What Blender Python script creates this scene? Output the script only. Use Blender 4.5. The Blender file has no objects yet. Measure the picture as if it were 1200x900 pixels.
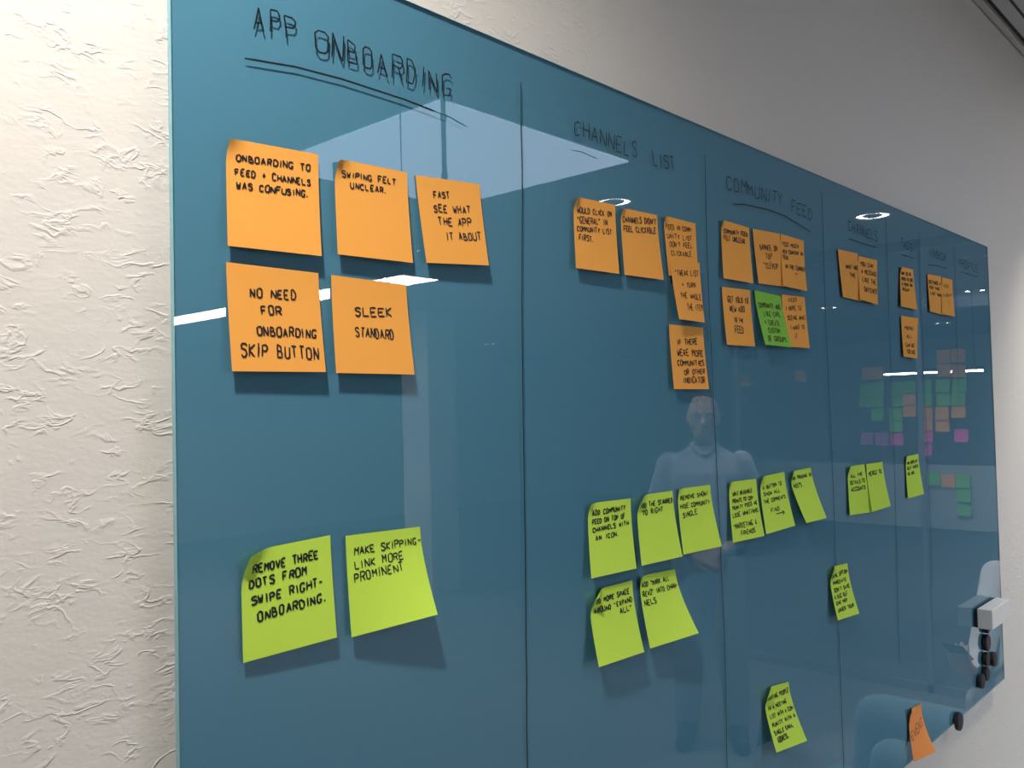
import bpy, bmesh, math, random
from mathutils import Vector, Matrix
random.seed(7)
S = bpy.context.scene
COL = S.collection
PI = math.pi

# ------------------------------------------------------------------ camera
cam_d = bpy.data.cameras.new('camera'); cam = bpy.data.objects.new('camera', cam_d); COL.objects.link(cam)
S.camera = cam
YAW, PITCH, ROLL = 0.74283, 0.02997, -0.02346
CAM = Vector((-0.28708, -0.57244, 1.70373))
f = Vector((math.cos(YAW)*math.cos(PITCH), math.sin(YAW)*math.cos(PITCH), math.sin(PITCH)))
r = f.cross(Vector((0, 0, 1))).normalized(); u = r.cross(f)
r2 = r*math.cos(ROLL)+u*math.sin(ROLL); u2 = -r*math.sin(ROLL)+u*math.cos(ROLL)
M = Matrix((( r2.x, u2.x, -f.x, CAM.x), (r2.y, u2.y, -f.y, CAM.y), (r2.z, u2.z, -f.z, CAM.z), (0, 0, 0, 1)))
cam.matrix_world = M
cam_d.sensor_fit = 'HORIZONTAL'; cam_d.sensor_width = 36.0; cam_d.lens = 36.0*1040/1200; cam_d.clip_start = .02

# ------------------------------------------------------------------ world, exposure
W = bpy.data.worlds.new('world'); S.world = W; W.use_nodes = True
W.node_tree.nodes['Background'].inputs[0].default_value = (.75, .85, 1, 1)
W.node_tree.nodes['Background'].inputs[1].default_value = .35
S.view_settings.view_transform = 'Standard'; S.view_settings.look = 'None'
S.view_settings.gamma = 1; S.view_settings.use_curve_mapping = False
S.view_settings.exposure = 0.12
S.cycles.max_bounces = 8; S.cycles.transparent_max_bounces = 12
S.cycles.sample_clamp_indirect = 4.0; S.cycles.caustics_reflective = False; S.cycles.caustics_refractive = False
try: S.cycles.use_denoising = True
except Exception: pass

CEIL = 2.66
def light(name, kind, loc, energy, color=(1, .93, .84), rot=(0, 0, 0), **kw):
    d = bpy.data.lights.new(name, kind); d.energy = energy; d.color = color
    for k, v in kw.items(): setattr(d, k, v)
    o = bpy.data.objects.new(name, d); o.location = loc; o.rotation_euler = rot; COL.objects.link(o)
    return o
# (x, y, watts, spot) : spot > 0 also throws a cone of light; the fixture itself is built by downlight()
DOWNLIGHTS = [
    (-0.27, -0.34, 58, 1, 'white ring downlight above the left end of the glass board'),
    (2.75, -0.50, 48, 1, 'white ring downlight above the right end of the glass board'),
    (3.04, -1.82, 95, 1, 'white ring downlight mirrored above the third column of notes'),
    (4.29, -1.105, 85, 1, 'large white ring downlight mirrored near the top edge of the board'),
    (6.62, -7.10, 40, 0, 'white ring downlight mirrored as the dash right of the SLEEK STANDARD note'),
    (8.79, -8.18, 40, 0, 'white ring downlight mirrored as the rightmost dash beside the first divider line'),
    (8.99, -9.62, 40, 0, 'white ring downlight mirrored as the lower dash beside the SLEEK STANDARD note'),
    (8.36, -3.06, 60, 1, 'white ring downlight mirrored as a curved dash between fourth and fifth columns'),
    (11.31, -2.88, 60, 1, 'white ring downlight mirrored as a curved dash below the sixth column notes'),
    (8.14, -1.66, 60, 0, 'white ring downlight mirrored close to the right edge of the board'),
    (3.11, -3.29, 60, 1, 'white ring downlight mirrored between the second and third orange notes'),
]
for i, (x, y, w, sp, lab) in enumerate(DOWNLIGHTS):
    if sp: light('downlight_beam', 'SPOT', (x, y, CEIL-.05), w, spot_size=math.radians(150 if i == 0 else 108), spot_blend=.85, shadow_soft_size=.035)

# ------------------------------------------------------------------ materials
def mat(name, color, rough=.6, metal=0, spec=.5, bump=None, noise=None, emit=None):
    m = bpy.data.materials.new(name); m.use_nodes = True
    nt = m.node_tree; b = nt.nodes['Principled BSDF']
    b.inputs['Base Color'].default_value = (*color, 1); b.inputs['Roughness'].default_value = rough
    b.inputs['Metallic'].default_value = metal; b.inputs['Specular IOR Level'].default_value = spec
    tc = None
    if bump or noise: tc = nt.nodes.new('ShaderNodeTexCoord')
    if noise:
        sc, amt = noise
        n = nt.nodes.new('ShaderNodeTexNoise'); n.inputs['Scale'].default_value = sc; n.inputs['Detail'].default_value = 4
        nt.links.new(tc.outputs['Object'], n.inputs['Vector'])
        mx = nt.nodes.new('ShaderNodeMix'); mx.data_type = 'RGBA'
        mx.inputs['A'].default_value = (*[c*(1-amt) for c in color], 1); mx.inputs['B'].default_value = (*[min(1, c*(1+amt)) for c in color], 1)
        nt.links.new(n.outputs['Fac'], mx.inputs['Factor']); nt.links.new(mx.outputs['Result'], b.inputs['Base Color'])
    if bump:
        sc, st, dist = bump
        n = nt.nodes.new('ShaderNodeTexNoise'); n.inputs['Scale'].default_value = sc; n.inputs['Detail'].default_value = 5
        nt.links.new(tc.outputs['Object'], n.inputs['Vector'])
        bp = nt.nodes.new('ShaderNodeBump'); bp.inputs['Strength'].default_value = st; bp.inputs['Distance'].default_value = dist
        nt.links.new(n.outputs['Fac'], bp.inputs['Height']); nt.links.new(bp.outputs['Normal'], b.inputs['Normal'])
    if emit:
        b.inputs['Emission Color'].default_value = (*emit[0], 1); b.inputs['Emission Strength'].default_value = emit[1]
    return m

def plaster():
    m = mat('wall_plaster', (.80, .765, .72), .85, spec=.25); nt = m.node_tree; b = nt.nodes['Principled BSDF']
    tc = nt.nodes.new('ShaderNodeTexCoord'); mp = nt.nodes.new('ShaderNodeMapping')
    mp.inputs['Scale'].default_value = (1, 1, 1.9); nt.links.new(tc.outputs['Object'], mp.inputs['Vector'])
    def noise(sc, det, dist=0):
        n = nt.nodes.new('ShaderNodeTexNoise'); n.inputs['Scale'].default_value = sc; n.inputs['Detail'].default_value = det
        n.inputs['Distortion'].default_value = dist; nt.links.new(mp.outputs[0], n.inputs['Vector']); return n.outputs['Fac']
    def ma(op, x, y, z=None):
        n = nt.nodes.new('ShaderNodeMath'); n.operation = op
        for k, v in enumerate((x, y, z)):
            if v is None: continue
            if isinstance(v, (int, float)): n.inputs[k].default_value = v
            else: nt.links.new(v, n.inputs[k])
        return n.outputs[0]
    # sparse trowel wrinkles: thin ridges along a noise contour, kept only where a second noise allows
    r1 = ma('ABSOLUTE', ma('SUBTRACT', noise(46, 3, .5), .5), 0)
    ridge = ma('MAXIMUM', ma('SUBTRACT', 1.0, ma('MULTIPLY', r1, 16.0)), 0.0)
    mask = nt.nodes.new('ShaderNodeMapRange'); mask.inputs['From Min'].default_value = .46; mask.inputs['From Max'].default_value = .60
    nt.links.new(noise(38, 2), mask.inputs['Value'])
    ridge = ma('MULTIPLY', ma('MULTIPLY', ridge, mask.outputs[0]), .22)
    fine = ma('MULTIPLY', noise(150, 3), .12)
    class A: pass
    ad = A(); ad.outputs = [ma('ADD', ridge, ma('ADD', fine, ma('MULTIPLY', noise(30, 3), .25)))]
    bp = nt.nodes.new('ShaderNodeBump'); bp.inputs['Strength'].default_value = .7; bp.inputs['Distance'].default_value = .0022
    nt.links.new(ad.outputs[0], bp.inputs['Height']); nt.links.new(bp.outputs['Normal'], b.inputs['Normal'])
    return m

def thin_glass(name, tint=(.94, .97, .97), ior=1.5):
    m = bpy.data.materials.new(name); m.use_nodes = True; nt = m.node_tree; nt.nodes.clear()
    o = nt.nodes.new('ShaderNodeOutputMaterial'); lw = nt.nodes.new('ShaderNodeLayerWeight'); lw.inputs['Blend'].default_value = .5
    pw = nt.nodes.new('ShaderNodeMath'); pw.operation = 'POWER'; pw.inputs[1].default_value = 5; nt.links.new(lw.outputs['Facing'], pw.inputs[0])
    fr = nt.nodes.new('ShaderNodeMath'); fr.operation = 'MULTIPLY_ADD'; fr.inputs[1].default_value = .955; fr.inputs[2].default_value = .055
    nt.links.new(pw.outputs[0], fr.inputs[0])   # Schlick reflectance, the same from both sides of the pane
    t = nt.nodes.new('ShaderNodeBsdfTransparent'); t.inputs[0].default_value = (*tint, 1)
    g = nt.nodes.new('ShaderNodeBsdfGlossy'); g.inputs['Roughness'].default_value = 0
    mx = nt.nodes.new('ShaderNodeMixShader')
    nt.links.new(fr.outputs[0], mx.inputs[0]); nt.links.new(t.outputs[0], mx.inputs[1]); nt.links.new(g.outputs[0], mx.inputs[2])
    nt.links.new(mx.outputs[0], o.inputs[0]); return m

def frosted():
    m = bpy.data.materials.new('frosted_film'); m.use_nodes = True; nt = m.node_tree; nt.nodes.clear()
    o = nt.nodes.new('ShaderNodeOutputMaterial'); t = nt.nodes.new('ShaderNodeBsdfTransparent'); d = nt.nodes.new('ShaderNodeBsdfDiffuse')
    d.inputs[0].default_value = (.75, .8, .85, 1); mx = nt.nodes.new('ShaderNodeMixShader'); mx.inputs[0].default_value = .6
    nt.links.new(t.outputs[0], mx.inputs[1]); nt.links.new(d.outputs[0], mx.inputs[2]); nt.links.new(mx.outputs[0], o.inputs[0]); return m

MT = dict(
    wall=plaster(),
    ceiling=mat('ceiling_paint', (.50, .48, .47), .9), groove=mat('dark_groove', (.03, .045, .045), .8),
    floor=mat('grey_carpet', (.26, .27, .29), .95, noise=(40, .25)),
    teal=mat('teal_back_paint', (.103, .290, .425), .7, spec=.1, noise=(1.2, .03)),
    edge=mat('cut_glass_edge', (.26, .52, .58), .2), glass=thin_glass('clear_glass'), pglass=thin_glass('partition_glass', (.93, .96, .96)),
    frost=frosted(),
    orange=mat('orange_paper', (.97, .43, .085), .75, spec=.2, noise=(60, .02)),
    dorange=mat('deep_orange_paper', (1.0, .36, .10), .75, spec=.2, noise=(60, .02)),
    lime=mat('lime_paper', (.62, .90, .10), .75, spec=.2, noise=(60, .02)),
    green=mat('green_paper', (.25, .62, .075), .75, spec=.2, noise=(60, .02)),
    pink=mat('pink_paper', (.90, .12, .50), .75), purple=mat('purple_paper', (.50, .16, .50), .75),
    ink=mat('black_ink', (.012, .012, .016), .5, spec=.3), lightink=mat('thin_ink', (.06, .035, .02), .6, spec=.2),
    marker=mat('black_marker', (.010, .018, .026), .5, spec=.2),
    white=mat('white_plastic', (.92, .91, .89), .35), felt=mat('dark_felt', (.03, .035, .035), .95),
    magnet=mat('black_magnet', (.012, .011, .015), .45),
    alu=mat('brushed_aluminium', (.55, .56, .58), .35, metal=.9), darkmetal=mat('dark_metal', (.04, .05, .06), .5, metal=.3),
    paintwhite=mat('white_enamel', (.85, .85, .85), .4),
    ring_on=mat('lamp_reflector_lit', (1, 1, 1), .3, emit=((1, .97, .92), 22)),
    bulb=mat('lamp_bulb_glass', (.30, .31, .33), .3),
    panel_on=mat('luminous_panel', (.9, .95, 1), .4, emit=((.62, .76, 1), 4.8)),
    strip_on=mat('lit_diffuser', (1, 1, 1), .4, emit=((1, .98, .95), 34)),
    skin=mat('skin', (.66, .43, .34), .5, noise=(30, .06)), shirt=mat('pale_blue_shirt', (.55, .62, .75), .8, bump=(14, .5, .02)),
    whiteshirt=mat('white_shirt', (.85, .86, .88), .8, bump=(14, .5, .02)),
    chino=mat('beige_trousers', (.44, .42, .42), .85, bump=(12, .6, .02)), denim=mat('dark_jeans', (.05, .07, .13), .85, bump=(12, .5, .02)),
    leather=mat('dark_leather', (.035, .028, .025), .45), hair=mat('short_brown_hair', (.05, .03, .02), .7),
    eye=mat('eye_white', (.8, .8, .8), .2), iris=mat('eye_iris', (.05, .04, .03), .2), lips=mat('lips', (.45, .18, .15), .5),
    fabric=mat('teal_upholstery', (.27, .43, .50), .9, bump=(160, .3, .002)),
    phone=mat('phone_body', (.02, .03, .05), .2), screen=mat('phone_screen', (.1, .2, .4), .2, emit=((.45, .65, .9), 2.2)),
    wood=mat('dark_wood', (.10, .06, .035), .5, noise=(8, .2)),
)

# ------------------------------------------------------------------ helpers
def mobj(name, verts, faces, m, parent=None, smooth=False):
    me = bpy.data.meshes.new(name); me.from_pydata([tuple(v) for v in verts], [], faces); me.update()
    if smooth: me.shade_smooth()
    me.materials.append(m); o = bpy.data.objects.new(name, me); COL.objects.link(o)
    if parent: o.parent = parent
    return o
def bobj(name, bm, m, parent=None, smooth=False):
    me = bpy.data.meshes.new(name); bm.to_mesh(me); bm.free()
    if smooth: me.shade_smooth()
    me.materials.append(m); o = bpy.data.objects.new(name, me); COL.objects.link(o)
    if parent: o.parent = parent
    return o
def boxbm(a, b, bev=0, seg=2, bm=None):
    bm2 = bmesh.new(); bmesh.ops.create_cube(bm2, size=1)
    for v in bm2.verts: v.co = Vector([a[i]+(v.co[i]+.5)*(b[i]-a[i]) for i in range(3)])
    if bev: bmesh.ops.bevel(bm2, geom=bm2.edges[:], offset=bev, segments=seg, profile=.5, affect='EDGES')
    if bm is None: return bm2
    t = bpy.data.meshes.new('t'); bm2.to_mesh(t); bm2.free(); bm.from_mesh(t); bpy.data.meshes.remove(t); return bm
def lathe(profile, n=32, bm=None, axis='z', at=(0, 0, 0)):
    bm = bm or bmesh.new(); rings = []
    for (rr, h) in profile:
        ring = []
        for i in range(n):
            a = 2*PI*i/n; p = (rr*math.cos(a), rr*math.sin(a), h) if axis == 'z' else (rr*math.cos(a), h, rr*math.sin(a))
            ring.append(bm.verts.new((p[0]+at[0], p[1]+at[1], p[2]+at[2])))
        rings.append(ring)
    for a, b in zip(rings, rings[1:]):
        for i in range(n): bm.faces.new((a[i], a[(i+1) % n], b[(i+1) % n], b[i]))
    for ring, rr in ((rings[0], profile[0][0]), (rings[-1], profile[-1][0])):
        if rr > 1e-6:
            try: bm.faces.new(ring)
            except ValueError: pass
    bmesh.ops.remove_doubles(bm, verts=bm.verts[:], dist=1e-6); bmesh.ops.recalc_face_normals(bm, faces=bm.faces[:])
    return bm
def empty(name, loc=(0, 0, 0)):
    o = bpy.data.objects.new(name, None); o.location = loc; o.empty_display_size = .05; COL.objects.link(o); return o
def tag(o, label=None, cat=None, group=None, kind=None):
    if label: o['label'] = label
    if cat: o['category'] = cat
    if group: o['group'] = group
    if kind: o['kind'] = kind
    return o
def struct(o, label): o['kind'] = 'structure'; o['label'] = label; o['category'] = 'room'; return o

# ------------------------------------------------------------------ room shell
X0, X1, Y0, WY = -3.0, 14.0, -11.0, 0.020
def slab(name, a, b, m, label): return struct(bobj(name, boxbm(a, b), m), label)
slab('floor', (X0, Y0, -.1), (X1, WY+.2, 0), MT['floor'], 'grey carpeted office floor')
slab('wall_back', (X0, WY, 0), (X1, WY+.2, CEIL+.1), MT['wall'], 'off-white textured plaster wall behind the glass board')
slab('wall_left', (X0-.2, Y0, 0), (X0, WY, CEIL+.1), MT['wall'], 'plain plaster wall at the near end of the room')
slab('wall_right', (X1, Y0, 0), (X1+.2, WY, CEIL+.1), MT['wall'], 'plain plaster wall at the far end of the corridor')
slab('wall_front', (X0, Y0-.2, 0), (X1, Y0, CEIL+.1), MT['wall'], 'plain plaster wall opposite the glass board')
slab('ceiling', (X0, Y0, CEIL), (X1, WY-.034, CEIL+.1), MT['ceiling'], 'grey painted ceiling with recessed lights')
t1 = slab('trim_1', (X0, WY-.034, CEIL+.012), (X1, WY, CEIL+.1), MT['groove'], 'dark shadow gap where the wall meets the ceiling')
t2 = struct(bobj('trim_2', boxbm((X0, WY-.019, CEIL-.002), (X1, WY-.003, CEIL+.03), .002, 1), MT['ceiling']), 'grey ceiling edge rail beside the wall')
t3 = struct(bobj('trim_3', boxbm((X0, WY-.034-.037, CEIL-.001), (X1, WY-.034-.031, CEIL+.004)), MT['groove']), 'dark joint line in the ceiling edge')

# pillar and glass partition, both known from their mirror images
slab('trim_4', (5.3, -6.0, 0), (5.65, -5.62, CEIL), MT['paintwhite'], 'white square pillar beyond the glass partition')
part = empty('window_1', (5.2, -1.25, 0)); struct(part, 'glass partition with a frosted band across its middle')
def pb(name, a, b, m, lab=None):
    o = bobj(name, boxbm([a[0]-5.2, a[1]+1.25, a[2]], [b[0]-5.2, b[1]+1.25, b[2]]), m, part)
    if lab: o['label'] = lab
    return o
for k in range(2):
    ya = -.02-1.19*k; yb = ya-1.16
    o = mobj('glass_pane', [(0, ya+1.25, .05), (0, yb+1.25, .05), (0, yb+1.25, 2.6), (0, ya+1.25, 2.6)], [(0, 1, 2, 3)], MT['pglass'], part)
    o2 = mobj('frosted_band', [(.004, ya+1.25, .96), (.004, yb+1.25, .96), (.004, yb+1.25, 1.33), (.004, ya+1.25, 1.33)], [(0, 1, 2, 3)], MT['frost'], part); o2['label'] = 'frosted white band on the glass'
    pb('frame_post', (5.185, yb-.03, 0), (5.215, yb, CEIL), MT['alu'])
pb('frame_rail', (5.185, -2.37, 0), (5.215, .0, .05), MT['alu']); pb('frame_rail', (5.185, -2.37, 2.6), (5.215, .0, CEIL), MT['alu'])

# ------------------------------------------------------------------ light fixtures
def downlight_meshes():
    rim = lathe([(.098, 0), (.098, -.006), (.090, -.010), (.082, -.010), (.080, -.002)], 40)
    refl = lathe([(.080, -.003), (.050, .045)], 40)
    # annular reflector cup without caps
    bm = bmesh.new(); n = 40; ra = []; rb = []
    for i in range(n):
        a = 2*PI*i/n; ra.append(bm.verts.new((.081*math.cos(a), .081*math.sin(a), -.004))); rb.append(bm.verts.new((.050*math.cos(a), .050*math.sin(a), -.0035)))
    for i in range(n): bm.faces.new((ra[i], rb[i], rb[(i+1) % n], ra[(i+1) % n]))
    refl.free(); bulb = lathe([(.050, -.003), (.046, -.007), (.030, -.013), (.012, -.016), (.0, -.0165)], 32)
    out = []
    for nm, b in (('r', rim), ('c', bm), ('b', bulb)):
        me = bpy.data.meshes.new(nm); b.to_mesh(me); b.free(); me.shade_smooth(); out.append(me)
    for me, k in zip(out, ('paintwhite', 'ring_on', 'bulb')): me.materials.append(MT[k])
    return out
dm = downlight_meshes()
for (x, y, w, sp, lab) in DOWNLIGHTS:
    t = tag(empty('downlight', (x, y, CEIL)), lab, 'ceiling light', 'round downlights in the ceiling')
    for nm, me in zip(('rim', 'reflector', 'bulb'), dm):
        o = bpy.data.objects.new(nm, me); COL.objects.link(o); o.parent = t
pt = tag(empty('light_panel', (1.915, -1.74, CEIL)), 'square bluish luminous ceiling panel mirrored at the top of the board', 'ceiling light')
bobj('panel_frame', boxbm((-.475, -.475, -.055), (.475, .475, 0), .004, 1), MT['paintwhite'], pt)
bobj('panel_diffuser', boxbm((-.465, -.465, -.060), (.465, .465, -.056)), MT['panel_on'], pt)
rod = tag(empty('hanging_rod', (1.452, -1.268, CEIL)), 'dark rod hanging from the ceiling at the corner of the light panel', 'rod')
bobj('rod_tube', lathe([(.007, 0), (.007, -.34)], 12), MT['darkmetal'], rod)
for z in (-.10, -.27): bobj('rod_clip', lathe([(.0095, z), (.0095, z-.018)], 12), MT['darkmetal'], rod)
cb = bobj('cable', lathe([(.0018, 0), (.0018, -.32)], 8), MT['darkmetal']); cb.location = (1.361, -1.35, CEIL)
tag(cb, 'thin dark cable hanging left of the rod', 'cable')
st = tag(empty('strip_lamp', (3.69, -6.4, CEIL)), 'long white strip lamp mirrored behind the left orange notes', 'ceiling light')
bobj('lamp_housing', boxbm((-.18, -2.53, -.045), (.18, 2.53, 0), .003, 1), MT['paintwhite'], st)
bobj('lamp_diffuser', boxbm((-.165, -2.51, -.049), (.165, 2.51, -.046)), MT['strip_on'], st)
pl = tag(empty('pendant_lamp', (8, -2.0, 1.95)), 'thin linear pendant lamp mirrored as a bright line near the right edge', 'pendant lamp')
bobj('lamp_housing', boxbm((-.03, -.42, .012), (.03, .42, .04), .003, 1), MT['darkmetal'], pl)
bobj('lamp_diffuser', boxbm((-.032, -.41, -.004), (.032, .41, .011)), MT['strip_on'], pl)
for y in (-.35, .35): bobj('suspension_wire', lathe([(.002, .04), (.002, CEIL-1.95)], 6, at=(0, y, 0)), MT['darkmetal'], pl)

# ------------------------------------------------------------------ glass board
BW, BZ, BH = 1.99, 1.06, 1.0
board = tag(empty('glass_board', (0, 0, BZ)), 'large teal back-painted glass writing board mounted on the textured wall', 'glass board')
mobj('glass_pane', [(0, 0, 0), (BW, 0, 0), (BW, 0, BH), (0, 0, BH)], [(0, 1, 2, 3)], MT['glass'], board)
bobj('backing_panel', boxbm((.0005, .0021, .0005), (BW-.0005, .0056, BH-.0005)), MT['teal'], board)
ed = bmesh.new(); T = .0045
for a, b in (((0, .0001, 0), (.0004, T, BH)), ((BW-.0004, .0001, 0), (BW, T, BH)), ((0, .0001, 0), (BW, T, .0004)), ((0, .0001, BH-.0004), (BW, T, BH))): boxbm(a, b, bm=ed)
e = bobj('glass_edge', ed, MT['edge'], board); e['label'] = 'pale green polished glass edge'
for x in (.15, BW-.15):
    for z in (.12, BH-.12): bobj('wall_mount', lathe([(.02, .0056), (.02, WY)], 20, axis='y', at=(x, 0, z)), MT['alu'], board)

# ------------------------------------------------------------------ stroke lettering
FONT = {
 'A': '00 26 40;12 32', 'B': '00 06 35 33 03;33 42 40 00', 'C': '45 36 16 05 01 10 30 41', 'D': '00 06 26 44 42 30 00',
 'E': '46 06 00 40;03 33', 'F': '46 06 00;03 33', 'G': '45 36 16 05 01 10 30 42 32 22', 'H': '00 06;40 46;03 43', 'I': '20 26',
 'J': '36 31 20 10 01', 'K': '00 06;46 03 40', 'L': '06 00 40', 'M': '00 06 23 46 40', 'N': '00 06 40 46', 'O': '16 05 01 10 30 41 45 36 16',
 'P': '00 06 36 45 44 33 03', 'Q': '16 05 01 10 30 41 45 36 16;22 40', 'R': '00 06 36 45 44 33 03;23 40', 'S': '45 36 16 05 04 33 42 41 30 10 01',
 'T': '06 46;26 20', 'U': '06 01 10 30 41 46', 'V': '06 20 46', 'W': '06 10 24 30 46', 'X': '00 46;06 40', 'Y': '06 23 46;23 20', 'Z': '06 46 00 40',
 '.': '10 11', ',': '11 0-', '-': '03 33', '+': '03 43;21 25', '"': '06 04;26 24', "'": '16 14', '/': '00 46', '!': '26 22;21 20', '?': '05 16 36 45 44 23 22;21 20',
 '&': '40 05 16 25 01 10 32', '>': '03 93;75 93 71',
}
NARROW = {'I': 2.0, '.': 1.6, ',': 1.6, "'": 1.8, '"': 3.0, '-': 3.6, ' ': 4.0, '>': 10.0, '!': 3.0}
def layout(text, jit=.35):
    """polylines on a unit grid (letter box 4 wide, 6 high)"""
    x = 0; out = []
    for ch in text:
        if ch in FONT:
            sx = random.uniform(.86, 1.1); sy = random.uniform(.88, 1.1); sh = random.uniform(-.05, .14); dy = random.uniform(-.3, .3)
            off = -2 if ch == 'I' else (-.6 if ch in ".,'" else 0)
            for pl_ in FONT[ch].split(';'):
                pts = []
                for tk in pl_.split():
                    px = float(tk[0]); py = -1.0 if tk[1] == '-' else float(tk[1])
                    px += random.uniform(-jit, jit)*.6; py += random.uniform(-jit, jit)*.6
                    pts.append((x+off+px*sx+py*sh+(1 if ch == 'I' else 0), py*sy+dy))
                out.append(pts)
        x += (NARROW.get(ch, 4.0))+1.9
    return out, max(x-1.9, 1)
def ribbon(verts, faces, pts, w, place):
    """flat stroke along pts (2D), half width w/2, each corner mapped to 3D by place(); broken at sharp turns"""
    n = len(pts)
    for i in range(1, n-1):
        ax, ay = pts[i][0]-pts[i-1][0], pts[i][1]-pts[i-1][1]; bx, by = pts[i+1][0]-pts[i][0], pts[i+1][1]-pts[i][1]
        if ax*bx+ay*by < .45*math.hypot(ax, ay)*math.hypot(bx, by):
            ribbon(verts, faces, pts[:i+1], w, place); ribbon(verts, faces, pts[i:], w, place); return
    if n == 2:  # add a middle point for a slight wobble
        (ax, ay), (bx, by) = pts; pts = [pts[0], ((ax+bx)/2+(by-ay)*.02, (ay+by)/2), pts[1]]; n = 3
    base = len(verts)
    for i, (x, y) in enumerate(pts):
        ax, ay = pts[max(i-1, 0)]; bx, by = pts[min(i+1, n-1)]
        dx, dy = bx-ax, by-ay; L = math.hypot(dx, dy) or 1e-9; nx, ny = -dy/L, dx/L
        ww = w*.5*(.75 if i in (0, n-1) else 1.05)
        verts.append(place(x+nx*ww, y+ny*ww)); verts.append(place(x-nx*ww, y-ny*ww))
    for i in range(n-1):
        a = base+2*i; faces.append((a, a+1, a+3, a+2))

# ------------------------------------------------------------------ writing on the glass
def board_text(text, a, b, h, w, lab):
    """a, b: baseline ends (x, z) on the board in world metres"""
    pls, tot = layout(text); L = math.hypot(b[0]-a[0], b[1]-a[1]); ux, uz = (b[0]-a[0])/L, (b[1]-a[1])/L
    V, F = [], []
    for pts in pls:
        q = [(x/tot*L, y/6*h) for x, y in pts]
        ribbon(V, F, q, w*1.0, lambda x, y: (a[0]+ux*x-uz*y, -.0003, a[1]-BZ+uz*x+ux*y))
    o = mobj('marker_writing', V, F, MT['marker'], board); o['label'] = lab
def board_line(name, pts, w, lab=None):
    # resample smoothly
    P = []
    for i in range(len(pts)-1):
        for k in range(5):
            t = k/5; P.append((pts[i][0]*(1-t)+pts[i+1][0]*t+random.uniform(-.0004, .0004), pts[i][1]*(1-t)+pts[i+1][1]*t))
    P.append(pts[-1]); V, F = [], []
    ribbon(V, F, P, w, lambda x, y: (x, -.0003, y-BZ))
    o = mobj(name, V, F, MT['marker'], board)
    if lab: o['label'] = lab
for args in [
    ('APP', (.064, 1.990), (.101, 1.992), .0185, .0016, 'black heading APP'),
    ('ONBOARDING', (.118, 1.988), (.263, 1.988), .0185, .0016, 'black heading ONBOARDING'),
    ('CHANNELS', (.442, 1.992), (.557, 1.989), .0165, .0014, 'black heading CHANNELS beside LIST'),
    ('LIST', (.591, 1.987), (.637, 1.991), .0165, .0014, 'black heading LIST'),
    ('COMMUNITY', (.764, 1.989), (.926, 1.992), .018, .0014, 'black heading COMMUNITY'),
    ('FEED', (.956, 1.988), (1.024, 1.985), .018, .0014, 'black heading FEED'),
    ('CHANNELS', (1.165, 1.988), (1.293, 1.986), .017, .0014, 'black heading CHANNELS of the fourth column'),
    ('TAGS', (1.412, 1.991), (1.472, 1.988), .015, .0014, 'short black heading of the fifth column'),
    ('INBOX', (1.570, 1.990), (1.678, 1.993), .015, .0014, 'black heading of the sixth column'),
    ('PROFILE', (1.765, 1.991), (1.904, 1.992), .017, .0014, 'black heading of the last column')]: board_text(*args)
for pts, w in [
    ([(.056, 1.965), (.099, 1.9705), (.143, 1.9725), (.208, 1.972), (.244, 1.970)], .0016), ([(.244, 1.970), (.262, 1.969), (.283, 1.965)], .0007),
    ([(.777, 1.971), (.814, 1.976), (.88, 1.979), (.933, 1.978), (1.019, 1.966)], .0014),
    ([(1.164, 1.974), (1.222, 1.974), (1.288, 1.974)], .0012), ([(1.411, 1.976), (1.447, 1.977), (1.48, 1.976)], .0012),
    ([(1.563, 1.973), (1.621, 1.977), (1.682, 1.978)], .001), ([(1.77, 1.980), (1.90, 1.981)], .001),
    ([(.436, 1.974), (.452, 1.976), (.481, 1.974)], .0006)]: board_line('marker_underline', pts, w)
for pts in [
    [(.359, 2.026), (.358, 1.938), (.352, 1.771), (.349, 1.574), (.345, 1.364), (.344, 1.15), (.346, 1.062)],
    [(.709, 2.023), (.707, 1.894), (.711, 1.731), (.717, 1.569), (.722, 1.407), (.718, 1.249), (.716, 1.064)],
    [(1.065, 2.035), (1.063, 1.867), (1.069, 1.64), (1.070, 1.468), (1.072, 1.336), (1.074, 1.139), (1.074, 1.063)],
    [(1.339, 2.038), (1.337, 1.919), (1.337, 1.568), (1.329, 1.329), (1.326, 1.24)],
    [(1.515, 2.035), (1.510, 1.885), (1.517, 1.49), (1.518, 1.35)],
    [(1.737, 2.029), (1.728, 1.828), (1.73, 1.7)]]: board_line('divider_line', pts, .0013)

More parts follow.
